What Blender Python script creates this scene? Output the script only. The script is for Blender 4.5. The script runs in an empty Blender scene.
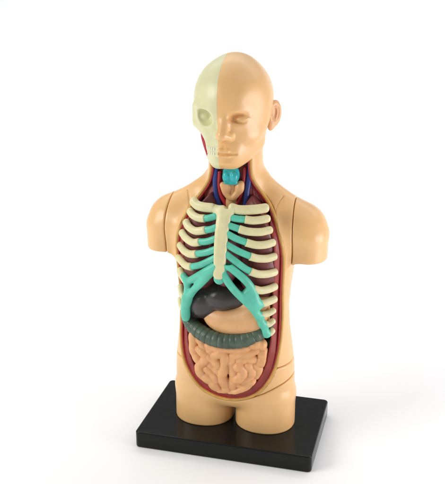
import bpy, bmesh, math, random
import numpy as np
from mathutils import Vector

# All shapes are authored in centimetres and written to the scene in metres (U).
U = 0.01
scene = bpy.context.scene
C = scene.collection

# ------------------------------------------------------------------ camera
cam_d = bpy.data.cameras.new('camera'); cam = bpy.data.objects.new('camera', cam_d); C.objects.link(cam)
cam.location = Vector((5.1183, -20.6443, 12.4750)) * U
cam.rotation_euler = Vector((-0.243588, 0.915838, -0.319228)).to_track_quat('-Z', 'Y').to_euler()
cam_d.sensor_fit = 'HORIZONTAL'; cam_d.sensor_width = 36
cam_d.lens = 36 * 830.35 / 445
cam_d.clip_start = 0.005; cam_d.clip_end = 50
scene.camera = cam

# ------------------------------------------------------------------ light
world = bpy.data.worlds.new('World'); scene.world = world; world.use_nodes = True
bg = world.node_tree.nodes['Background']
bg.inputs[0].default_value = (0.93, 0.965, 1.0, 1); bg.inputs[1].default_value = 0.27

def area(name, loc, aim, sx, sy, power, col=(1, 1, 1)):
    l = bpy.data.lights.new(name, 'AREA'); l.shape = 'RECTANGLE'; l.size = sx * U; l.size_y = sy * U
    l.energy = power; l.color = col
    o = bpy.data.objects.new(name, l); C.objects.link(o)
    o.location = Vector(loc) * U
    o.rotation_euler = (Vector(aim) - Vector(loc)).to_track_quat('-Z', 'Y').to_euler()
    return o
area('added_table_fill', (0, 34, 64), (0, 34, 0), 150, 110, 4.3)  # unseen fill lamp, added to light the table evenly white
area('added_backdrop_fill', (0, 45, 70), (0, 100, 4), 150, 30, 4.4)  # extra lamp out of view, added to lift the backdrop to white
area('key_softbox', (-28, -20, 20), (0, 0, 5), 20, 18, 0.86, (1.0, 0.97, 0.92))
area('side_softbox', (22, -2.5, 3.8), (0, 0, 7), 14, 11, 0.33, (1.0, 0.93, 0.95))

scene.view_settings.view_transform = 'Standard'; scene.view_settings.look = 'None'
scene.view_settings.exposure = 0; scene.view_settings.gamma = 1
scene.cycles.use_denoising = True
scene.cycles.max_bounces = 8

# ------------------------------------------------------------------ layout, centimetres
K = {'ARTERIES': [[[-0.318, -0.456, 7.341], [-0.333, -0.451, 6.992], [-0.26, -0.474, 6.707], [-0.116, -0.507, 6.483]],
              [[0.343, -0.448, 7.485], [0.309, -0.459, 7.117], [0.237, -0.48, 6.744], [0.125, -0.506, 6.474]]],
 'COILS': [[[-0.925, -0.917, 2.883], [-0.947, -0.901, 2.598], [-0.907, -0.911, 2.331], [-0.793, -0.948, 2.168]],
           [[-0.766, -0.976, 2.792], [-0.669, -1.002, 2.61], [-0.531, -1.034, 2.492], [-0.381, -1.063, 2.552]],
           [[-0.703, -0.966, 2.07], [-0.577, -1.017, 2.216], [-0.602, -1.015, 2.384], [-0.743, -0.976, 2.486]],
           [[-0.461, -1.052, 2.646], [-0.215, -1.083, 2.623], [0.105, -1.089, 2.639], [0.415, -1.061, 2.684], [0.624, -1.019, 2.778]],
           [[-0.316, -1.068, 2.377], [-0.119, -1.085, 2.479], [-0.017, -1.084, 2.355], [-0.047, -1.064, 2.066], [-0.109, -1.026, 1.761],
            [-0.051, -0.951, 1.47], [-0.013, -0.893, 1.282]],
           [[-0.775, -0.927, 1.937], [-0.698, -0.926, 1.721], [-0.495, -0.951, 1.621], [-0.358, -0.927, 1.465], [-0.255, -0.873, 1.259],
            [-0.11, -0.873, 1.237]],
           [[-0.488, -1.032, 2.165], [-0.359, -1.035, 2.01], [-0.21, -1.036, 1.892], [-0.196, -0.992, 1.626]],
           [[-0.533, -0.994, 1.932], [-0.367, -1.007, 1.786], [-0.277, -0.98, 1.609]],
           [[-0.465, -1.043, 2.312], [-0.284, -1.067, 2.209], [-0.222, -1.059, 2.089]],
           [[0.217, -0.875, 1.255], [0.159, -0.957, 1.503], [0.214, -1.028, 1.826], [0.184, -1.067, 2.132], [0.174, -1.08, 2.377],
            [0.323, -1.07, 2.494], [0.565, -1.027, 2.518], [0.801, -0.96, 2.624]],
           [[0.729, -0.989, 2.831], [0.828, -0.955, 2.841], [0.949, -0.905, 2.806]],
           [[0.985, -0.883, 2.57], [0.987, -0.878, 2.418], [0.942, -0.895, 2.27]],
           [[0.372, -1.058, 2.304], [0.566, -1.023, 2.366], [0.732, -0.976, 2.351]],
           [[0.352, -1.052, 2.147], [0.473, -1.019, 2.037], [0.426, -1.005, 1.843], [0.312, -1.007, 1.732]],
           [[0.803, -0.943, 2.152], [0.871, -0.9, 2.016], [0.811, -0.903, 1.843]],
           [[0.614, -1.002, 2.157], [0.694, -0.957, 1.973], [0.62, -0.958, 1.804], [0.464, -0.972, 1.672]],
           [[0.117, -0.867, 1.223], [0.315, -0.877, 1.285], [0.544, -0.894, 1.467], [0.688, -0.916, 1.667]],
           [[0.331, -0.948, 1.522], [0.453, -0.922, 1.497]]],
 'COIL_RADII': [0.15, 0.13, 0.13, 0.14, 0.145, 0.15, 0.135, 0.12, 0.12, 0.145, 0.15, 0.155, 0.135, 0.135, 0.135, 0.135, 0.145, 0.13],
 'COLON': [[-1.174, -0.576, 3.218], [-0.987, -0.773, 3.055], [-0.69, -0.965, 2.967], [-0.35, -1.076, 2.895], [0.016, -1.097, 2.876],
           [0.395, -1.071, 2.925], [0.699, -0.973, 3.019], [0.931, -0.798, 3.173], [1.042, -0.566, 3.348]],
 'HEART': [[-0.24, -0.96, 4.406]],
 'LARYNX': [[0.022, -0.639, 7.51], [0.022, -0.639, 7.301], [0.023, -0.639, 7.116]],
 'LIVER': [[-1.01, -0.732, 3.332], [-0.882, -0.766, 3.715], [-0.64, -0.821, 3.995], [-0.352, -0.854, 4.125], [-0.041, -0.883, 4.083],
           [0.177, -0.88, 4.077], [0.279, -0.855, 4.163]],
 'MARGIN_LEFT': [([[0.048, -1.432, 5.231], [0.36, -1.416, 4.997], [0.609, -1.353, 4.752], [0.751, -1.275, 4.517], [0.821, -1.222, 4.281],
                   [0.891, -1.164, 4.013]],
                  (0.1, 0.11)),
                 ([[-0.055, -1.443, 5.076], [0.162, -1.463, 4.722], [0.339, -1.425, 4.477], [0.559, -1.346, 4.219], [0.75, -1.244, 3.974],
                   [0.888, -1.13, 3.716], [1.003, -1.024, 3.426], [1.097, -0.936, 3.138]],
                  (0.1, 0.095)),
                 ([[0.646, -1.271, 4.393], [0.788, -1.182, 4.093]], (0.14, 0.14)), ([[0.821, -1.213, 4.11], [0.983, -1.101, 4.054]], (0.1, 0.08)),
                 ([[0.912, -1.118, 3.742], [1.051, -1.021, 3.73]], (0.08, 0.07)), ([[0.98, -1.043, 3.46], [1.12, -0.943, 3.433]], (0.08, 0.06)),
                 ([[1.073, -0.952, 3.142], [1.168, -0.889, 3.154]], (0.08, 0.05))],
 'MARGIN_RIGHT': [([[-1.183, -0.941, 4.56], [-1.049, -1.064, 4.477], [-0.778, -1.268, 4.679], [-0.469, -1.393, 4.922], [-0.163, -1.433, 5.144]],
                   (0.095, 0.095)),
                  ([[-0.135, -1.438, 5.094], [-0.352, -1.427, 4.85], [-0.59, -1.356, 4.578], [-0.859, -1.198, 4.264], [-1.05, -1.04, 3.924],
                    [-1.141, -0.94, 3.611], [-1.155, -0.911, 3.333]],
                   (0.1, 0.1)),
                  ([[-1.049, -1.064, 4.477], [-1.057, -1.048, 4.214], [-1.088, -1.007, 3.906]], (0.09, 0.11)),
                  ([[-1.104, -0.997, 3.959], [-1.159, -0.927, 3.633], [-1.168, -0.908, 3.448]], (0.12, 0.11))],
 'MASSETER': [[-0.74, -0.55, 8.407], [-0.636, -0.55, 8.103], [-0.544, -0.55, 7.796], [-0.452, -0.55, 7.644]],
 'RIBS_LEFT_SIDE': [([[0.162, -1.073, 6.583], [0.37, -1.072, 6.545], [0.741, -0.996, 6.565], [0.992, -0.906, 6.598]], None),
                    ([[0.515, -1.129, 6.323], [0.688, -1.091, 6.299], [0.879, -1.019, 6.306], [1.053, -0.93, 6.332]],
                     [[0.026, -1.152, 6.384], [0.263, -1.16, 6.338], [0.565, -1.12, 6.316]]),
                    ([[0.387, -1.235, 6.093], [0.613, -1.199, 6.035], [0.897, -1.083, 6.008], [1.124, -0.934, 6.034]],
                     [[0.046, -1.229, 6.183], [0.205, -1.238, 6.145], [0.425, -1.232, 6.082]]),
                    ([[0.578, -1.263, 5.759], [0.818, -1.17, 5.683], [1.046, -1.025, 5.668], [1.2, -0.896, 5.694]],
                     [[0.066, -1.303, 5.982], [0.328, -1.306, 5.858], [0.627, -1.248, 5.745]]),
                    ([[0.69, -1.278, 5.399], [0.876, -1.177, 5.327], [1.079, -1.026, 5.293], [1.242, -0.872, 5.31]],
                     [[0.08, -1.358, 5.707], [0.394, -1.353, 5.546], [0.737, -1.256, 5.382]]),
                    ([[0.698, -1.297, 5.0], [0.885, -1.191, 4.911], [1.087, -1.032, 4.872], [1.261, -0.858, 4.881]],
                     [[0.094, -1.407, 5.456], [0.379, -1.394, 5.249], [0.578, -1.345, 5.087], [0.745, -1.273, 4.982]]),
                    ([[0.798, -1.248, 4.511], [0.958, -1.135, 4.442], [1.137, -0.983, 4.443], [1.268, -0.85, 4.475]], None),
                    ([[0.891, -1.167, 4.071], [1.029, -1.066, 4.073], [1.163, -0.95, 4.096], [1.262, -0.851, 4.124]], None),
                    ([[0.982, -1.072, 3.744], [1.12, -0.967, 3.744], [1.244, -0.86, 3.799]], None),
                    ([[1.05, -0.995, 3.447], [1.144, -0.925, 3.428], [1.235, -0.855, 3.494]], None),
                    ([[1.109, -0.931, 3.166], [1.168, -0.889, 3.154], [1.226, -0.849, 3.216]], None)],
 'RIBS_RIGHT_SIDE': [([[-0.899, -0.927, 6.65], [-0.789, -0.982, 6.566], [-0.614, -1.034, 6.54], [-0.364, -1.074, 6.543]], None),
                     ([[-0.989, -0.952, 6.381], [-0.89, -1.015, 6.3], [-0.704, -1.099, 6.258], [-0.531, -1.143, 6.271]],
                      [[-0.588, -1.132, 6.263], [-0.421, -1.155, 6.297], [-0.237, -1.153, 6.363]]),
                     ([[-1.105, -0.941, 6.071], [-0.998, -1.028, 5.97], [-0.77, -1.16, 5.921], [-0.476, -1.25, 6.0]],
                      [[-0.533, -1.237, 5.991], [-0.366, -1.263, 6.027], [-0.209, -1.258, 6.091]]),
                     ([[-1.248, -0.85, 5.744], [-1.097, -0.987, 5.648], [-0.854, -1.161, 5.602], [-0.636, -1.258, 5.666]],
                      [[-0.697, -1.235, 5.653], [-0.433, -1.313, 5.715], [-0.19, -1.329, 5.822]]),
                     ([[-1.335, -0.772, 5.363], [-1.171, -0.943, 5.281], [-0.949, -1.13, 5.267], [-0.717, -1.269, 5.335]],
                      [[-0.781, -1.235, 5.318], [-0.448, -1.362, 5.432], [-0.176, -1.383, 5.558]]),
                     ([[-1.413, -0.68, 4.986], [-1.279, -0.837, 4.94], [-1.097, -1.022, 4.895], [-0.879, -1.193, 4.935]],
                      [[-0.949, -1.144, 4.911], [-0.621, -1.329, 5.063], [-0.386, -1.396, 5.205], [-0.167, -1.419, 5.342]]),
                     ([[-1.353, -0.753, 4.646], [-1.267, -0.852, 4.547], [-1.146, -0.975, 4.463]], None),
                     ([[-1.343, -0.763, 4.189], [-1.304, -0.806, 4.036], [-1.224, -0.885, 3.93]], None),
                     ([[-1.355, -0.747, 3.803], [-1.318, -0.784, 3.645], [-1.221, -0.869, 3.544]], None)],
 'STERNUM': [[0.014, -1.107, 6.555], [-0.033, -1.227, 6.242], [-0.05, -1.359, 5.803], [-0.054, -1.443, 5.347], [-0.074, -1.471, 4.948],
             [-0.07, -1.487, 4.735]],
 'STOMACH': [[0.911, -0.75, 3.759], [0.768, -0.826, 3.544], [0.514, -0.901, 3.402], [0.196, -0.944, 3.341], [-0.134, -0.947, 3.348],
             [-0.42, -0.918, 3.42]],
 'THIN_VESSELS': [[[0.611, -0.338, 7.107], [0.663, -0.313, 6.81], [0.785, -0.248, 6.559]],
                  [[0.541, -0.371, 7.004], [0.568, -0.358, 6.735], [0.642, -0.323, 6.515]]],
 'THYROID': [[-0.197, -0.61, 7.042], [-0.112, -0.628, 6.839], [0.05, -0.637, 6.719], [0.202, -0.609, 6.883], [0.275, -0.589, 7.094]],
 'TRACHEA': [[0.019, -0.519, 7.06], [0.02, -0.519, 6.793], [-0.005, -0.52, 6.468]],
 'VEINS': [[[-0.422, -0.42, 7.432], [-0.437, -0.413, 7.11], [-0.408, -0.425, 6.792], [-0.319, -0.456, 6.481]],
           [[0.486, -0.394, 7.613], [0.454, -0.407, 7.219], [0.397, -0.429, 6.849], [0.376, -0.436, 6.446]]],
 'WHISKER': None}

# ------------------------------------------------------------------ materials
def mat(name, col, rough=.4, var=.06, scale=3.0, bump=.0, bscale=40, sss=0, coat=0, spec=.5, col2=None, stops=None):
    m = bpy.data.materials.new(name); m.use_nodes = True
    nt = m.node_tree; b = nt.nodes['Principled BSDF']
    tc = nt.nodes.new('ShaderNodeTexCoord')
    mp = nt.nodes.new('ShaderNodeMapping'); mp.inputs['Scale'].default_value = (1 / U,) * 3
    nt.links.new(tc.outputs['Object'], mp.inputs[0])
    n = nt.nodes.new('ShaderNodeTexNoise'); n.inputs['Scale'].default_value = scale; n.inputs['Detail'].default_value = 5
    nt.links.new(mp.outputs[0], n.inputs['Vector'])
    r = nt.nodes.new('ShaderNodeValToRGB')
    c2 = col2 or tuple(min(1, c * (1 + var)) for c in col); c1 = col if col2 else tuple(c * (1 - var) for c in col)
    lo, hi = stops or (.3, .7)
    r.color_ramp.elements[0].color = (*c1, 1); r.color_ramp.elements[0].position = lo
    r.color_ramp.elements[1].color = (*c2, 1); r.color_ramp.elements[1].position = hi
    nt.links.new(n.outputs[0], r.inputs[0]); nt.links.new(r.outputs[0], b.inputs['Base Color'])
    # uneven gloss
    n2 = nt.nodes.new('ShaderNodeTexNoise'); n2.inputs['Scale'].default_value = 6; n2.inputs['Detail'].default_value = 6
    nt.links.new(mp.outputs[0], n2.inputs['Vector'])
    mr = nt.nodes.new('ShaderNodeMapRange'); mr.inputs[1].default_value = .3; mr.inputs[2].default_value = .7
    mr.inputs[3].default_value = rough * .85; mr.inputs[4].default_value = min(1, rough * 1.15)
    nt.links.new(n2.outputs[0], mr.inputs[0]); nt.links.new(mr.outputs[0], b.inputs['Roughness'])
    b.inputs['Specular IOR Level'].default_value = spec
    if sss:
        b.inputs['Subsurface Weight'].default_value = sss
        b.inputs['Subsurface Radius'].default_value = (1.0, .45, .2)
        b.inputs['Subsurface Scale'].default_value = .12 * U
    if coat: b.inputs['Coat Weight'].default_value = coat; b.inputs['Coat Roughness'].default_value = .24
    if bump:
        n3 = nt.nodes.new('ShaderNodeTexNoise'); n3.inputs['Scale'].default_value = bscale; n3.inputs['Detail'].default_value = 3
        nt.links.new(mp.outputs[0], n3.inputs['Vector'])
        bp = nt.nodes.new('ShaderNodeBump'); bp.inputs['Strength'].default_value = bump; bp.inputs['Distance'].default_value = .02 * U
        nt.links.new(n3.outputs[0], bp.inputs['Height']); nt.links.new(bp.outputs[0], b.inputs['Normal'])
    return m
M = dict(
    skin=mat('tan_plastic', (.82, .50, .215), .36, .035, 1.2, .05, 30, sss=.2, coat=.25),
    skull=mat('pale_green_plastic', (.68, .66, .40), .40, .04, 2, .05, 30, sss=.2, coat=.12),
    tooth=mat('ivory_enamel', (.80, .78, .62), .3),
    bone=mat('cream_plastic', (.74, .69, .40), .38, .06, 4, .05, 30, sss=.2),
    teal=mat('teal_plastic', (.11, .56, .40), .36, .10, 4, .05, 30, sss=.1),
    larynx=mat('turquoise_plastic', (.03, .46, .50), .3, .15, 8, .05, 30),
    muscle=mat('dark_red_paint', (.30, .035, .025), .34, .2, 5, .15, 14),
    neckmuscle=mat('dull_red_paint', (.30, .055, .05), .38, .25, 6, .2, 14),
    fat=mat('ochre_paint', (.64, .36, .09), .4, .15, 4),
    lung=mat('maroon_plastic', (.17, .042, .040), .42, .25, 5, .25, 12),
    heart=mat('mauve_plastic', (.27, .09, .11), .35, .15, 5),
    liver=mat('charcoal_plastic', (.050, .041, .041), .30, .15, 3),
    stomach=mat('apricot_plastic', (.76, .42, .19), .38, .06, 4, .06, 20, sss=.15),
    gut=mat('peach_plastic', (.76, .395, .175), .42, .07, 5, .12, 20, sss=.15),
    colon=mat('dark_green_plastic', (.075, .110, .075), .40, .3, 5, .2, 14),
    vein=mat('blue_plastic', (.022, .04, .22), .3, .15, 6),
    artery=mat('red_plastic', (.42, .02, .03), .3, .15, 6),
    ear=mat('tan_ear_plastic', (.78, .46, .24), .42, .05, 3, sss=.25),
    trachea=mat('light_tan_plastic', (.70, .40, .18), .4, .1, 6),
    base=mat('black_plastic', (.0105, .011, .0105), .17, .08, 4, .03, 60, spec=.2),
    white=mat('white_paper', (.93, .93, .93), .85, .004, 1, spec=.1),
)

# ------------------------------------------------------------------ object helpers
def link(name, me, material, parent=None, smooth=True):
    o = bpy.data.objects.new(name, me); C.objects.link(o)
    if not me.materials: me.materials.append(material)
    if smooth: me.shade_smooth()
    if parent: o.parent = parent
    return o
def empty(name, label, cat):
    o = bpy.data.objects.new(name, None); C.objects.link(o); o.empty_display_size = .01
    o['label'] = label; o['category'] = cat
    return o

# ---- implicit surfaces -> mesh (surface nets)
def L3(x, y, z): return np.sqrt(x * x + y * y + z * z)
def smin(a, b, k):
    h = np.clip(.5 + .5 * (b - a) / k, 0, 1)
    return b + (a - b) * h - k * h * (1 - h)
def smax(a, b, k): return -smin(-a, -b, k)
def ell(x, y, z, c, r, rot=None):
    x = x - c[0]; y = y - c[1]; z = z - c[2]
    if rot is not None:   # rotation about an axis: (axis, degrees)
        ca, sa = math.cos(math.radians(rot[1])), math.sin(math.radians(rot[1]))
        if rot[0] == 'x': y, z = ca * y + sa * z, -sa * y + ca * z
        if rot[0] == 'y': x, z = ca * x - sa * z, sa * x + ca * z
        if rot[0] == 'z': x, y = ca * x + sa * y, -sa * x + ca * y
    k0 = L3(x / r[0], y / r[1], z / r[2]); k1 = L3(x / r[0]**2, y / r[1]**2, z / r[2]**2)
    return k0 * (k0 - 1) / (k1 + 1e-6)
def cap(x, y, z, a, b, ra, rb):
    ax, ay, az = x - a[0], y - a[1], z - a[2]
    bx, by, bz = b[0] - a[0], b[1] - a[1], b[2] - a[2]
    t = np.clip((ax * bx + ay * by + az * bz) / (bx * bx + by * by + bz * bz + 1e-9), 0, 1)
    return L3(ax - bx * t, ay - by * t, az - bz * t) - (ra + (rb - ra) * t)
def spline(P, n=6):
    P = [np.array(p, float) for p in P]
    if len(P) < 3: return [P[0] + (P[-1] - P[0]) * t for t in np.linspace(0, 1, n + 1)]
    Q = [2 * P[0] - P[1]] + P + [2 * P[-1] - P[-2]]; out = []
    for i in range(1, len(Q) - 2):
        a, b, c, d = Q[i - 1:i + 3]
        for k in range(n):
            t = k / n
            out.append(.5 * (2 * b + (c - a) * t + (2 * a - 5 * b + 4 * c - d) * t * t + (3 * b - a - 3 * c + d) * t**3))
    out.append(P[-1]); return out
def tube_f(x, y, z, P, r):
    d = None
    for i in range(len(P) - 1):
        ra, rb = (r, r) if not hasattr(r, '__len__') else (r[i], r[i + 1])
        c = cap(x, y, z, P[i], P[i + 1], ra, rb)
        d = c if d is None else np.minimum(d, c)
    return d

def nets(f, lo, hi, h, project=2):
    lo = np.array(lo, float); n = [int(math.ceil((b - a) / h)) + 1 for a, b in zip(lo, hi)]
    X = [(lo[i] + h * np.arange(n[i])).astype(np.float32) for i in range(3)]
    V = f(X[0][:, None, None], X[1][None, :, None], X[2][None, None, :]) + np.zeros(n, np.float32)
    V = V.astype(np.float32); V[V == 0] = 1e-6
    S = V < 0
    cnt = np.zeros([k - 1 for k in n], np.int8)
    sl = lambda o, m: slice(o, m - 1 + o)
    for i in (0, 1):
        for j in (0, 1):
            for k in (0, 1): cnt += S[sl(i, n[0]), sl(j, n[1]), sl(k, n[2])]
    act = (cnt > 0) & (cnt < 8)
    I = np.argwhere(act); idx = -np.ones(act.shape, np.int64); idx[act] = np.arange(len(I))
    acc = np.zeros((len(I), 3)); num = np.zeros(len(I))
    cs = [(i, j, k) for i in (0, 1) for j in (0, 1) for k in (0, 1)]
    vals = {c: V[I[:, 0] + c[0], I[:, 1] + c[1], I[:, 2] + c[2]] for c in cs}
    for a in cs:
        for ax in range(3):
            if a[ax]: continue
            b = list(a); b[ax] = 1; b = tuple(b)
            va, vb = vals[a], vals[b]; m = (va < 0) != (vb < 0)
            t = va[m] / (va[m] - vb[m])
            p = np.tile(np.array(a, float), (m.sum(), 1)); p[:, ax] += t
            acc[m] += p; num[m] += 1
    P = lo + h * (I + acc / num[:, None])
    for _ in range(project):
        e = h * .3; x, y, z = P[:, 0], P[:, 1], P[:, 2]
        v = f(x, y, z)
        g = np.stack([f(x + e, y, z) - f(x - e, y, z), f(x, y + e, z) - f(x, y - e, z), f(x, y, z + e) - f(x, y, z - e)], 1) / (2 * e)
        st = -g * (v / ((g * g).sum(1) + .05))[:, None]
        ln = np.linalg.norm(st, axis=1, keepdims=True)
        P = P + st * np.minimum(1, .4 * h / (ln + 1e-9))
    F = []
    for ax in range(3):
        A = [slice(None)] * 3; B = [slice(None)] * 3
        A[ax] = slice(0, -1); B[ax] = slice(1, None)
        s0, s1 = S[tuple(A)], S[tuple(B)]
        E = np.argwhere(s0 != s1); b1, b2 = (ax + 1) % 3, (ax + 2) % 3
        E = E[(E[:, b1] > 0) & (E[:, b2] > 0) & (E[:, b1] < n[b1] - 1) & (E[:, b2] < n[b2] - 1)]
        inside = s0[tuple(E.T)]
        q = []
        for d1, d2 in ((-1, -1), (0, -1), (0, 0), (-1, 0)):
            e = E.copy(); e[:, b1] += d1; e[:, b2] += d2; q.append(idx[tuple(e.T)])
        q = np.stack(q, 1); q[~inside] = q[~inside][:, ::-1]
        F.append(q)
    F = np.concatenate(F)
    return P, F
def implicit(name, f, lo, hi, h, material, parent=None, project=2):
    P, F = nets(f, lo, hi, h, project)
    me = bpy.data.meshes.new(name)
    me.vertices.add(len(P)); me.vertices.foreach_set('co', (P * U).astype(np.float32).ravel())
    me.loops.add(F.size); me.loops.foreach_set('vertex_index', F.astype(np.int32).ravel())
    me.polygons.add(len(F)); me.polygons.foreach_set('loop_start', (np.arange(len(F)) * 4).astype(np.int32))
    me.update(calc_edges=True); me.validate()
    return link(name, me, material, parent)

def sweep(name, path, rw, rd, material, parent, n=5, seg=14, ends=(1, 1), up=(0, 0, 1), jitter=0):
    """rounded bar along a path: rw across (mostly vertical), rd in depth; numbers or lists along the path"""
    P = spline(path, n); N = len(P)
    f = lambda v, t: float(np.interp(t, np.linspace(0, 1, len(v)), v)) if hasattr(v, '__len__') else v
    rings = []
    T = [P[min(i + 1, N - 1)] - P[max(i - 1, 0)] for i in range(N)]
    def ring(p, t, s, u):
        t = t / (np.linalg.norm(t) + 1e-9); d = np.cross(t, [0, -1, 0.0]); a = np.cross(d, t)
        out = -a + 0; w = np.cross(t, a); w /= np.linalg.norm(w); a = a / np.linalg.norm(a)
        return [(p + w * f(rw, u) * s * math.cos(2 * math.pi * k / seg) + a * f(rd, u) * s * math.sin(2 * math.pi * k / seg)) for k in range(seg)]
    for e in (.12, .45, .75, .93):
        if ends[0]: t = T[0] / np.linalg.norm(T[0]); rings.append(ring(P[0] - t * f(rw, 0) * math.sqrt(1 - e * e) * .8, T[0], e, 0))
    for i in range(N): rings.append(ring(P[i], T[i], 1, i / (N - 1)))
    for e in (.93, .75, .45, .12):
        if ends[1]: t = T[-1] / np.linalg.norm(T[-1]); rings.append(ring(P[-1] + t * f(rw, 1) * math.sqrt(1 - e * e) * .8, T[-1], e, 1))
    bm = bmesh.new()
    vs = [[bm.verts.new(tuple(c * U)) for c in r] for r in rings]
    for a, b in zip(vs, vs[1:]):
        for k in range(seg): bm.faces.new((a[k], a[(k + 1) % seg], b[(k + 1) % seg], b[k]))
    bm.faces.new(vs[0][::-1]); bm.faces.new(vs[-1])
    bmesh.ops.recalc_face_normals(bm, faces=bm.faces)
    me = bpy.data.meshes.new(name); bm.to_mesh(me); bm.free()
    return link(name, me, material, parent)

# ------------------------------------------------------------------ setting: seamless white sweep
bm = bmesh.new()
prof = [(-400, 0), (60, 0)] + [(60 + 40 * math.sin(a), 40 - 40 * math.cos(a)) for a in np.linspace(0.1, math.pi / 2, 16)] + [(100, 45)]
T0 = -0.4887
rows = [[bm.verts.new((x * U, y * U, (z + T0) * U)) for x in (-500, 500)] for y, z in prof]
for a, b in zip(rows, rows[1:]): bm.faces.new((a[0], a[1], b[1], b[0]))
me = bpy.data.meshes.new('tabletop'); bm.to_mesh(me); bm.free()
ground = link('tabletop', me, M['white']); ground['kind'] = 'structure'

# ------------------------------------------------------------------ base block
W, D = 5.0, 3.198
def rounded_block(x0, x1, y0, y1, z0, z1, rc, be):
    bm = bmesh.new(); loops = []
    def lp(ins, z):
        v = []
        for cx, cy, a0 in ((x1 - rc, y1 - rc, 0), (x0 + rc, y1 - rc, 90), (x0 + rc, y0 + rc, 180), (x1 - rc, y0 + rc, 270)):
            for k in range(9):
                a = math.radians(a0 + k * 11.25)
                v.append(bm.verts.new(((cx + (rc - ins) * math.cos(a)) * U, (cy + (rc - ins) * math.sin(a)) * U, z * U)))
        return v
    zs = [(be * (1 - math.sin(t)), z0 + be * (1 - math.cos(t))) for t in np.linspace(0, math.pi / 2, 5)]
    zt = [(be * (1 - math.cos(t)), z1 - be * (1 - math.sin(t))) for t in np.linspace(0, math.pi / 2, 7)]
    for i, z in zs + zt: loops.append(lp(i, z))
    for a, b in zip(loops, loops[1:]):
        for k in range(len(a)): bm.faces.new((a[k], a[(k + 1) % len(a)], b[(k + 1) % len(a)], b[k]))
    bm.faces.new(loops[0][::-1]); bm.faces.new(loops[-1])
    return bm
bm = rounded_block(-W / 2, W / 2, -D / 2, D / 2, T0, 0, .13, .045)
me = bpy.data.meshes.new('display_base'); bm.to_mesh(me); bm.free()
base = link('display_base', me, M['base'])
me.polygons[-1].use_smooth = False; me.polygons[-2].use_smooth = False
base['label'] = 'glossy black rectangular base block under the torso model, on the white surface'; base['category'] = 'base'

# ------------------------------------------------------------------ the model
model = empty('anatomy_torso_model', 'tan plastic human torso model with open chest, ribs and organs, standing on the black base', 'anatomy model')

# ---- outline of the frontal opening (x half width by height) as an exact 2D distance table
HW = [(.93, 0), (.955, .30), (1.08, .62), (1.25, .86), (1.5, 1.08), (1.8, 1.24), (2.2, 1.36), (2.8, 1.42), (3.5, 1.42), (4.2, 1.42), (4.9, 1.455),
      (5.3, 1.47), (5.7, 1.41), (6.1, 1.26), (6.45, 1.10), (6.75, .86), (7.0, .64), (7.3, .53), (8.3, .52)]
right = [(w, z) for z, w in HW]; poly = np.array(right + [(-w, z) for w, z in right[::-1] if w > 0])
gx, gz = np.meshgrid(np.arange(-2.6, 2.6001, .025), np.arange(0, 8.8, .025), indexing='ij')
def poly_sdf(px, pz, V):
    d = np.full(px.shape, 1e9); s = np.zeros(px.shape, bool)
    for i in range(len(V)):
        a, b = V[i], V[(i + 1) % len(V)]; e = b - a
        wx, wz = px - a[0], pz - a[1]
        t = np.clip((wx * e[0] + wz * e[1]) / (e @ e), 0, 1)
        d = np.minimum(d, (wx - e[0] * t)**2 + (wz - e[1] * t)**2)
        c = ((a[1] > pz) != (b[1] > pz)) & (px < (b[0] - a[0]) * (pz - a[1]) / (b[1] - a[1] + 1e-12) + a[0])
        s ^= c
    d = np.sqrt(d); return np.where(s, -d, d)
EG = poly_sdf(gx, gz, poly)
for _ in range(3): EG[1:-1, 1:-1] = (EG[1:-1, 1:-1] * 2 + EG[:-2, 1:-1] + EG[2:, 1:-1] + EG[1:-1, :-2] + EG[1:-1, 2:]) / 6
def egg(x, z):
    x, z = np.broadcast_arrays(x, z)
    u = np.clip((x + 2.6) / .025, 0, EG.shape[0] - 1.001); v = np.clip(z / .025, 0, EG.shape[1] - 1.001)
    i = u.astype(int); j = v.astype(int); fu = u - i; fv = v - j
    return EG[i, j] * (1 - fu) * (1 - fv) + EG[i + 1, j] * fu * (1 - fv) + EG[i, j + 1] * (1 - fu) * fv + EG[i + 1, j + 1] * fu * fv

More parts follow.
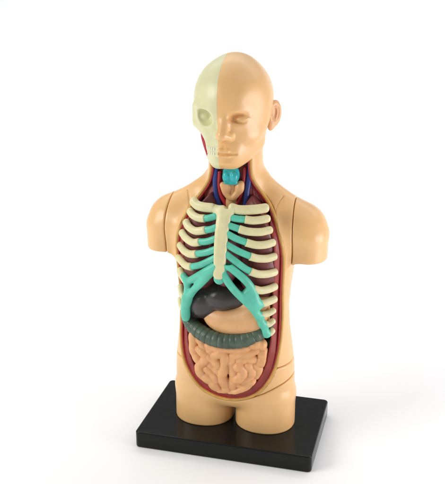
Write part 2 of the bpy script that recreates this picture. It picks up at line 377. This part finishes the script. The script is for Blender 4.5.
# ---- whole outer body
ZZ = [0, .5, 1.0, 1.5, 2.0, 2.5, 3.0, 3.6, 4.2, 4.8, 5.4, 6.0, 6.4, 6.8]
RX = [1.68, 1.69, 1.70, 1.70, 1.67, 1.60, 1.53, 1.49, 1.53, 1.61, 1.68, 1.70, 1.62, 1.35]
RF = [.78, .79, .86, .98, 1.10, 1.20, 1.20, 1.20, 1.22, 1.25, 1.25, 1.18, 1.05, .85]   # depth of the front
RB = [.78, .82, .92, .98, .95, .88, .82, .84, .92, 1.00, 1.05, 1.05, .98, .85]
def sellipse(x, y, rx, ry, p):
    q = ((np.abs(x) / rx)**p + (np.abs(y) / ry)**p + 1e-9)**(1 / p)
    return (q - 1) * np.minimum(rx, ry)
def f_body(x, y, z):
    zi = lambda T: np.interp(z, ZZ, T).astype(np.float32)
    rx, rf, rb = zi(RX), zi(RF), zi(RB)
    ry = np.where(y < 0, rf, rb)
    d = sellipse(x, y, rx, ry, 2.35)
    d = smax(d, z - 6.55, .9)
    d = smax(d, .55 - z, .5)
    # legs: two round stumps
    sx = .90 + np.clip(z, 0, 1) * .0
    for s in (-1, 1):
        l = sellipse(x - s * (sx - .02 * (s < 0)), y + .02, .845, .80, 2.15)
        l = smax(l, z - 1.2, .3); l = smax(l, .0 - z, .03)
        d = smin(d, l, .12)
    # shoulders and upper arm stumps
    for s in (-1, 1):
        sh = ell(x, y, z, (s * 1.80, .05, 5.80), (.66, .68, .62))
        ar = smax(sellipse(x - s * (1.98 + .02 * (z - 5)), y - .03, .50, .62, 2.1), z - 5.9, .3)
        a = smin(sh, ar, .15)
        a = smax(a, 5.04 - z, .06)
        d = smin(d, a, .30)
        d = smin(d, cap(x, y, z, (s * .62, .15, 6.90), (s * 1.72, .12, 6.02), .345, .41), .42)   # trapezius
    nk = sellipse(x, y + .02 + .04 * np.clip(z - 7, 0, 2), .72 - .03 * np.clip(z - 7, -1, 1), .78, 2.1)
    nk = smax(smax(nk, z - 8.3 - .42 * np.clip((y + .1) / .4, 0, 1), .05), 6.2 - z, .1)
    return smin(d, nk, .38)
def f_open(x, y, z): return np.maximum(egg(x, z), y - .12)      # the hollow
def zs_low(x): return np.interp(x, [.25, .33, .63, 1.0, 1.32, 1.76, 2.0], [2.05, 1.0, 1.09, 1.25, 1.43, 1.64, 1.74])
SEAM = .007
def arm_plane(x, z): return np.abs(x) - (np.where(x < 0, 1.76, 1.60) + .05 * np.cos((z - 5.6) * 1.6))
def f_shell(x, y, z): return smax(f_body(x, y, z), -f_open(x, y, z), .03)
def on_front(x, z):
    ys = np.arange(-1.6, .6, .005); v = f_body(np.full_like(ys, x), ys, np.full_like(ys, z)); return (x, float(ys[np.argmax(v < 0)]), z)
SEAMS = [[on_front(s * a, b) for a, b in ((1.30, 6.72), (1.24, 6.62), (1.19, 6.50), (1.16, 6.40), (1.16, 6.30))] for s in (-1, 1)]
def f_torso(x, y, z):
    d = smax(f_shell(x, y, z), -tube_f(x, y, z, SEAMS[0], .022), .02); d = smax(d, -tube_f(x, y, z, SEAMS[1], .022), .02)
    d = smax(d, arm_plane(x, z) - 0 + SEAM - 99 * (z < 4.6), .035)
    return smax(d, 2.05 + SEAM - z, .05)
def f_pelvis(x, y, z): return smax(f_shell(x, y, z), z - zs_low(x) + SEAM, .05)
def f_hip(x, y, z): return smax(smax(f_shell(x, y, z), zs_low(x) + SEAM - z, .05), z - 2.05 + SEAM, .05)
def f_arm(s):
    def f(x, y, z):
        d = smax(f_body(x, y, z), SEAM - arm_plane(x, z) , .035)
        return smax(smax(d, -s * x, .01), 4.7 - z, .01)
    return f
H = .03
t = implicit('torso', f_torso, (-1.9, -1.5, 1.9), (1.9, 1.4, 8.85), .023, M['skin'], model)
implicit('pelvis', f_pelvis, (-1.95, -1.4, -.1), (1.95, 1.3, 2.2), H, M['skin'], model)
implicit('hip_panel', f_hip, (.2, -1.4, .9), (1.95, 1.3, 2.2), H, M['skin'], model)
for s in (-1, 1):
    implicit('upper_arm', f_arm(s), (min(s * 1.3, s * 2.75), -.9, 4.7), (max(s * 1.3, s * 2.75), 1.0, 6.95), H, M['skin'], model)
# trapezius seam on the chest: a moulded hairline, cut as its own thin dark inlay is avoided; carved below

# ---- layered rim: yellow fat line, dark red muscle wall, floor of the hollow
def rim_path(inset, depth):
    out = []
    for zz_ in list(np.arange(7.75, 1.5, -.15)) + [1.4, 1.3, 1.2, 1.12, 1.05]:
        xs = np.arange(0, 1.6, .005); e = egg(xs, np.full_like(xs, zz_)) + inset
        k = np.argmax(e > 0); out.append((xs[k], zz_))
    bx = []
    for xx_ in (.30, .15, 0):
        zs = np.arange(.7, 1.6, .005); e = egg(np.full_like(zs, xx_), zs) + inset
        bx.append((xx_, zs[np.argmax(e < 0)]))
    half = [p for p in out if p[0] > .36] + bx
    half = half + [(-a, b) for a, b in half[::-1][1:]]
    P = []
    for a, b in half:
        ys = np.arange(-1.5, 0, .005); v = f_body(np.full_like(ys, a), ys, np.full_like(ys, b))
        P.append((a, ys[np.argmax(v < 0)] + depth, b))
    for _ in range(4): P = [P[0]] + [tuple((np.array(P[i - 1]) + 2 * np.array(P[i]) + np.array(P[i + 1])) / 4) for i in range(1, len(P) - 1)] + [P[-1]]
    return P
sweep('fat_layer', rim_path(.010, .030), .045, .045, M['fat'], model, n=3, seg=10)
sweep('muscle_rim', rim_path(.062, .070), .028, .028, M['artery'], model, n=3, seg=10)
def wallw(z): return np.interp(z, [0.9, 1.2, 1.8, 3, 4.5, 5.2, 6, 7], [.12, .20, .26, .22, .20, .22, .15, .03])
def f_muscle(x, y, z):
    e = egg(x, z); w = wallw(z)
    d = smax(f_body(x, y, z) + .060, e + .015, .02)
    inner = smax(e + .05 + w, y - .0, .08)
    d = smax(d, -inner, .06)
    return np.maximum(d, z - 7.7)
implicit('muscle_wall', f_muscle, (-1.55, -1.4, .85), (1.55, 1.0, 7.75), .025, M['muscle'], model)

# ------------------------------------------------------------------ head
def f_head_base(x, y, z):
    d = ell(x, y, z, (-.02, -.20, 9.25), (1.00, 1.17, 1.07))
    d = smin(d, ell(x, y, z, (0, -.42, 8.72), (.88, .84, .98)), .25)
    d = smin(d, ell(x, y, z, (0, -.70, 8.06), (.51, .50, .49)), .30)
    d = smin(d, ell(x, y, z, (0, -.98, 7.84), (.26, .25, .20)), .20)       # chin
    d = smin(d, ell(x, y, z, (.02, -.14, 9.80), (.58, .58, .545)), .12)    # slight peak of the crown
    for s in (-1, 1):
        d = smin(d, cap(x, y, z, (s * .56, -.30, 8.12), (s * .20, -.90, 7.82), .20, .15), .30)   # jaw line
    return d
def f_face(x, y, z):
    d = f_head_base(x, y, z)
    d = smin(d, cap(x, y, z, (-.60, -1.00, 9.12), (.60, -1.00, 9.12), .12, .12), .16)            # brow
    d = smin(d, cap(x, y, z, (-.25, -1.17, 9.11), (.25, -1.17, 9.11), .07, .07), .14)
    s = 1
    d = smin(d, ell(x, y, z, (s * .58, -.84, 8.50), (.26, .22, .20)), .2)                     # cheek
    d = smax(d, -ell(x, y, z, (s * .42, -1.31, 8.89), (.34, .26, .14)), .09)                  # eye socket
    d = smin(d, ell(x, y, z, (s * .42, -1.000, 8.850), (.27, .185, .125)), .05)                 # closed lid
    # skull half
    s = -1
    d = smax(d, -ell(x, y, z, (-1.10, -.60, 8.00), (.60, .80, .50)), .07)
    d = smin(d, cap(x, y, z, (-.38, -1.08, 9.16), (-.74, -.90, 9.16), .10, .12), .10)              # brow ridge
    d = smin(d, cap(x, y, z, (-.52, -.98, 8.55), (-.90, -.54, 8.60), .12, .11), .08)              # cheekbone
    d = smin(d, cap(x, y, z, (-.90, -.62, 9.05), (-.90, -.66, 8.70), .08, .08), .10)
    d = smax(d, -ell(x, y, z, (-.57, -1.17, 8.86), (.29, .33, .21)), .06)                         # orbit
    d = smin(d, ell(x, y, z, (-.60, -.76, 8.85), (.16, .14, .14)), .05)                            # eyeball bulge
    d = smin(d, cap(x, y, z, (-.42, -.98, 8.50), (-.36, -.98, 8.10), .11, .14), .10)             # maxilla
    d = smin(d, cap(x, y, z, (-.58, -.52, 7.83), (-.26, -.96, 7.72), .10, .14), .12)             # mandible
    # nose, both halves
    d = smin(d, tube_f(x, y, z, [(0, -1.10, 9.12), (0, -1.22, 8.90), (0, -1.33, 8.70), (0, -1.43, 8.50)], [.10, .11, .125, .145]), .10)
    for s in (-1, 1):
        d = smin(d, ell(x, y, z, (s * .14, -1.30, 8.45), (.10, .14, .095)), .09)
        d = smax(d, -ell(x, y, z, (s * .07, -1.43, 8.36), (.035, .06, .03)), .03)
    d = smin(d, ell(x, y, z, (0, -1.06, 8.06), (.36, .20, .27)), .16)                             # mouth mound
    d = smin(d, tube_f(x, y, z, [(-.30, -1.12, 8.03), (-.09, -1.275, 8.085), (0, -1.285, 8.07), (.09, -1.275, 8.085), (.30, -1.12, 8.03)], [.03, .070, .062, .070, .03]), .03)
    d = smin(d, tube_f(x, y, z, [(-.27, -1.14, 7.99), (-.10, -1.250, 7.940), (.10, -1.250, 7.940), (.27, -1.14, 7.99)], [.035, .082, .082, .035]), .03)
    d = smax(d, -cap(x, y, z, (-.13, -1.25, 7.845), (.13, -1.25, 7.845), .03, .03), .12)
    d = smax(d, -cap(x, y, z, (0, -1.31, 8.20), (0, -1.34, 8.32), .02, .025), .06)
    return d
def front_y(f, x, z, y0=-1.7, y1=0):
    ys = np.arange(y0, y1, .004); v = f(np.full_like(ys, x), ys, np.full_like(ys, z)); return float(ys[np.argmax(v < 0)])
MC = [(a, front_y(f_face, a, b) - .004, b) for a, b in ((-.12, 8.012), (-.05, 8.015), (0, 8.008), (.06, 8.015), (.14, 8.012), (.22, 8.008), (.31, 8.002))]
LC = [(a, front_y(f_face, a, b) - .002, b) for a, b in ((.17, 8.83), (.25, 8.80), (.35, 8.78), (.46, 8.78), (.56, 8.80), (.64, 8.83))]
def f_face2(x, y, z):
    d = smax(f_face(x, y, z), -tube_f(x, y, z, MC, .032), .012)
    d = smax(d, -tube_f(x, y, z, LC, .028), .010)
    return smax(d, (x * .82 - (y + .02) * .572) - 1.085, .10)          # flat plane of the temple
HP, HF = nets(f_face2, (-1.3, -1.75, 7.4), (1.2, 1.2, 10.5), .017)
def head_half(name, side, material):
    me = bpy.data.meshes.new(name)
    me.from_pydata([tuple(p) for p in HP * U], [], [tuple(q) for q in HF.tolist()])
    bm = bmesh.new(); bm.from_mesh(me)
    bmesh.ops.bisect_plane(bm, geom=bm.verts[:] + bm.edges[:] + bm.faces[:], plane_co=(-.155 * U, 0, 8.8 * U), plane_no=(side, 0, side * .01), clear_inner=True, dist=1e-7)
    bm.to_mesh(me); bm.free()
    return link(name, me, material, model)
head = head_half('head', 1, M['skin'])
skull = head_half('skull', -1, M['skull'])
# teeth shown along the skull half
def front_y(f, x, z, y0=-1.7, y1=0):
    ys = np.arange(y0, y1, .004); v = f(np.full_like(ys, x), ys, np.full_like(ys, z)); return float(ys[np.argmax(v < 0)])
for k in range(4):
    for zt, hz, hx in ((8.10, .052, .034), (7.99, .044, .031)):
        tx = -.25 - .068 * k; ty = front_y(f_face, tx, zt) + .010
        implicit('tooth', lambda x, y, z: ell(x, y, z, (tx, ty, zt), (hx, .032, hz)), (tx - .07, ty - .07, zt - .09), (tx + .07, ty + .07, zt + .09), .010, M['tooth'], skull)
# chewing muscle behind the skull half
sweep('jaw_muscle', [(-.735, -.56, 8.50), (-.70, -.58, 8.28), (-.60, -.64, 8.0), (-.50, -.70, 7.76), (-.36, -.80, 7.62)], [.06, .085, .085, .065, .04], .085, M['artery'], skull)
# ear
def f_ear(x, y, z):
    # local frame: u out from the head, v front-back, w up; tilted back and turned outward
    c, s = math.cos(math.radians(44)), math.sin(math.radians(44))
    X, Y, Z = (x - .955) / .86, (y + .02) / .86, (z - 8.80) / .86
    u = c * X - s * Y; v = s * X + c * Y           # v runs from the head root outward and back
    tz = Z - .12 * v
    sh = ell(u, v, tz, (0, .05, .04), (.085, .25, .40))
    sh = smin(sh, ell(u, v, tz, (0, -.06, -.30), (.07, .11, .15)), .08)
    sh = smax(sh, -ell(u, v, tz, (.10, .06, .08), (.085, .165, .27)), .03)
    an = tube_f(u, v, tz, spline([(.01, -.08, .20), (.035, .07, .24), (.04, .13, .08), (.035, .08, -.12)], 3), .028)
    sh = smin(sh, an, .03)
    return smin(sh, cap(u, v, tz, (.03, -.14, .02), (.03, -.10, -.10), .04, .035), .04) * .86
implicit('ear', f_ear, (.7, -.4, 8.2), (1.45, .5, 9.35), .016, M['ear'], head)

# ------------------------------------------------------------------ neck organs
implicit('neck_muscle', lambda x, y, z: smax(smax(ell(x, y, z, (0, .05, 6.9), (.95, .52, 1.3)), egg(x, z) + .06, .04), 6.2 - z, .05) ,
         (-1.1, -.6, 6.1), (1.1, .6, 8.2), .03, M['neckmuscle'], model)
for P in K['VEINS']: sweep('neck_vein', [(a, b - .06, c) for a, b, c in P], .078, .07, M['vein'], model, seg=12)
for P in K['ARTERIES']: sweep('neck_artery', [(a, b - .03, c) for a, b, c in P], .055, .055, M['artery'], model, seg=12)
for P in K['THIN_VESSELS']: sweep('small_artery', P, .022, .022, M['artery'], model, seg=8)
sweep('trachea', K['TRACHEA'], .15, .12, M['trachea'], model)
def f_lar(x, y, z):
    P = K['LARYNX']; c = P[1]
    d = ell(x, y, z, (c[0], c[1] + .02, 7.34), (.22, .17, .28))
    d = smin(d, ell(x, y, z, (c[0] - .10, c[1] - .10, 7.30), (.10, .10, .15)), .03)
    d = smin(d, ell(x, y, z, (c[0] + .11, c[1] - .10, 7.31), (.10, .10, .15)), .03)
    d = smax(d, -ell(x, y, z, (c[0], c[1] - .22, 7.40), (.05, .08, .07)), .03)
    return smin(d, cap(x, y, z, (c[0] - .13, c[1] - .03, 7.14), (c[0] + .13, c[1] - .03, 7.14), .055, .055), .03)
implicit('larynx', f_lar, (-.35, -1.0, 6.95), (.4, -.3, 7.7), .016, M['larynx'], model)
TP = spline(K['THYROID'], 5)
implicit('thyroid', lambda x, y, z: smin(smin(tube_f(x, y, z, TP, .085), ell(x, y, z, (-.08, -.60, 6.98), (.12, .1, .16)), .05), ell(x, y, z, (.24, -.60, 7.0), (.12, .1, .16)), .05),
         (-.5, -.9, 6.5), (.6, -.3, 7.4), .02, M['stomach'], model)

# ------------------------------------------------------------------ chest organs
def lung(s):
    def f(x, y, z):
        d = ell(x, y, z, (s * .74, -.42, 5.45), (.60, .60, 1.42))
        d = smin(d, ell(x, y, z, (s * .80, -.45, 4.7), (.56, .58, .75)), .2)
        d = smax(d, -ell(x, y, z, (-.05, -.75, 5.1), (.42, .5, .9)), .12)
        for zc, tl in ((5.75, .25), (5.0, -.3)):          # fissures between the lobes
            d = smax(d, -(np.abs(z - zc - tl * s * (x - s * .7)) - .012) , .05)if False else d
        return smax(d, egg(x, z) + .20, .05)
    return f
for s in (-1, 1): implicit('lung', lung(s), (min(0, s * 1.5), -1.2, 3.7), (max(0, s * 1.5), .3, 6.95), .03, M['lung'], model)
def f_heart(x, y, z):
    d = ell(x, y, z, (-.02, -.62, 5.0), (.40, .38, .62), ('y', 20))
    return smin(d, ell(x, y, z, (-.10, -.80, 4.52), (.20, .20, .22)), .12)
implicit('heart', f_heart, (-.6, -1.2, 4.2), (.6, 0, 5.8), .025, M['heart'], model)

# ------------------------------------------------------------------ belly organs
def f_liver(x, y, z):
    d = ell(x, y, z, (-.66, -.66, 3.80), (.48, .44, .52), ('y', 28))
    d = smin(d, ell(x, y, z, (-.20, -.76, 4.02), (.46, .42, .40)), .07)
    d = smin(d, ell(x, y, z, (.18, -.66, 4.02), (.42, .36, .36), ('y', -12)), .12)
    d = smin(d, ell(x, y, z, (-.97, -.52, 3.46), (.22, .30, .30)), .12)
    return d
implicit('liver', f_liver, (-1.4, -1.3, 3.0), (.8, -.1, 4.7), .025, M['liver'], model)
def f_stomach(x, y, z):
    P = [(.80, -.50, 3.95), (.74, -.66, 3.66), (.45, -.74, 3.48), (.05, -.76, 3.40), (-.32, -.74, 3.46), (-.52, -.70, 3.56)]
    P = spline([(a, b, c - .07) for a, b, c in P], 3); rr = np.interp(np.linspace(0, 1, len(P)), [0, .3, .7, 1], [.38, .42, .36, .20]); d = None
    for i in range(len(P) - 1):
        c = cap(x, y, z, P[i], P[i + 1], rr[i], rr[i + 1]); d = c if d is None else smin(d, c, .10)
    return smax(smin(d, ell(x, y, z, (.50, -.55, 3.9), (.45, .36, .5)), .1), egg(x, z) + .30, .08)
implicit('stomach', f_stomach, (-.9, -1.3, 2.9), (1.4, .1, 4.5), .025, M['stomach'], model)
CP = spline(K['COLON'], 5)
s_acc = np.concatenate([[0], np.cumsum([np.linalg.norm(b - a) for a, b in zip(CP, CP[1:])])])
def f_colon(x, y, z):
    d = None
    for i in range(len(CP) - 1):       # haustra: a band of shallow pouches
        r0 = r1 = .215
        c = cap(x, y, z, CP[i], CP[i + 1], r0, r1); d = c if d is None else np.minimum(d, c)
    n = int(s_acc[-1] / .15)
    for k in range(1, n):
        sk = s_acc[-1] * k / n; j = int(np.searchsorted(s_acc, sk)) - 1
        t = (sk - s_acc[j]) / (s_acc[j + 1] - s_acc[j]); c = CP[j] + (CP[j + 1] - CP[j]) * t
        tg = CP[j + 1] - CP[j]; tg = tg / np.linalg.norm(tg)
        h = np.abs((x - c[0]) * tg[0] + (y - c[1]) * tg[1] + (z - c[2]) * tg[2])
        r = L3(x - c[0], y - c[1], z - c[2])
        d = smax(d, -np.maximum(h - .008, .205 + .008 * (k % 2) - r - 9 * (r > .33)), .04)
    return d
implicit('large_intestine', f_colon, (-1.4, -1.4, 2.5), (1.4, -.5, 3.8), .02, M['colon'], model)
sweep('descending_colon', [(1.16, -.55, 2.75), (1.17, -.52, 2.4), (1.02, -.5, 2.0), (.85, -.5, 1.7)], .13, .13, M['colon'], model)
sweep('ascending_colon', [(-1.12, -.5, 2.7), (-1.12, -.52, 2.3), (-.98, -.58, 2.0), (-.86, -.5, 1.75)], .12, .12, M['colon'], model)
CO = [(spline(P, 5)) for P in K['COILS']]
GR = {id(P): r for P, r in zip(CO, K['COIL_RADII'])}
def f_gut(x, y, z):
    d = ell(x, y, z, (.04, -.26, 2.28), (.98, .44, .90))
    d = smin(d, smax(ell(x, y, z, (.05, -.50, 2.60), (1.04, .36, .30)), z - 2.9, .1), .1)
    for q, P in enumerate(CO):
        rr = [GR[id(P)] * (1.0 + .07 * math.sin(1.0 * k + q)) for k in range(len(P))]
        d = smin(d, tube_f(x, y, z, [p + np.array([0, .02 + .05 * math.sin(2.3 * q), 0]) for p in P], rr), .012)
    return smax(d, egg(x, z) + .30, .03)
implicit('small_intestine', f_gut, (-1.35, -1.35, 1.0), (1.4, 0, 3.2), .017, M['gut'], model)

# ------------------------------------------------------------------ rib cage
cage_bm = None
def f_stern(x, y, z):
    P = spline(K['STERNUM'], 4); r = list(np.interp(np.linspace(0, 1, len(P)), [0, .15, .5, .85, 1], [.19, .185, .17, .15, .10]))
    zz = [p[2] for p in P[::-1]]
    xc = np.interp(z, zz, [p[0] for p in P[::-1]]); y0 = np.interp(z, zz, [p[1] for p in P[::-1]]); w = np.interp(z, zz, r[::-1])
    d = smax(smax(sellipse(x - xc, y - y0, w, .10, 2.5), z - P[0][2] - .10, .12), P[-1][2] + .02 - z, .12)
    a, b = K['RIBS_LEFT_SIDE'][0][0][0], K['RIBS_RIGHT_SIDE'][0][0][-1]
    d = smin(d, cap(x, y, z, (a[0], a[1] + .03, a[2]), (P[0][0] + .05, P[0][1] + .05, P[0][2] - .15), .11, .12), .12)
    d = smin(d, cap(x, y, z, (b[0], b[1] + .03, b[2]), (P[0][0] - .05, P[0][1] + .05, P[0][2] - .15), .11, .12), .12)
    return smax(d, -ell(x, y, z, (.06, -.98, 6.70), (.10, .3, .15)), .05)
cage = implicit('sternum', f_stern, (-.6, -1.8, 4.5), (.6, -.6, 6.9), .016, M['bone'], model)
cage.name = 'rib_cage'; cage['label'] = 'cream breastbone'
for side, key in ((-1, 'RIBS_RIGHT_SIDE'), (1, 'RIBS_LEFT_SIDE')):
    for i, (bone, cart) in enumerate(K[key]):
        small = (side > 0 and i >= 8)
        r = .128 if i == 0 else (.088 if small else .106)
        if side < 0 and i >= 7: r = .085
        lst = [r * 1.02, r, r, r * .96] if side > 0 else [r * .96, r, r, r * 1.02]
        open_end = (1, 1) if i == 0 or not cart else ((0, 1) if side > 0 else (1, 0))
        sweep('rib', bone, lst, .086, M['bone'], cage, seg=18, ends=open_end)
        if cart: sweep('costal_cartilage', cart, .092, .073, M['teal'], cage, seg=18)
# the fused cartilage of the lower margin, one branching piece on each side
def margin(T):
    TT = [(spline(P, 4), r) for P, r in T]
    def f(x, y, z):
        d = None
        for P, r in TT:
            rr = list(np.linspace(r[0], r[1], len(P)))
            c = tube_f(x, y, z, P, rr); d = c if d is None else smin(d, c, .10)
        return d
    return f
for T, lo, hi in ((K['MARGIN_RIGHT'], -1.5, .1), (K['MARGIN_LEFT'], -.2, 1.5)):
    implicit('costal_margin_cartilage', margin(T), (lo, -1.8, 2.9), (hi, -.6, 5.2), .018, M['teal'], cage)
xp = K['STERNUM'][-1]
implicit('sternum_tip_cartilage', lambda x, y, z: ell(x, y, z, (xp[0], xp[1] + .01, xp[2] + .06), (.145, .09, .16)), (xp[0] - .25, xp[1] - .25, xp[2] - .25), (xp[0] + .25, xp[1] + .25, xp[2] + .25), .014, M['teal'], cage)
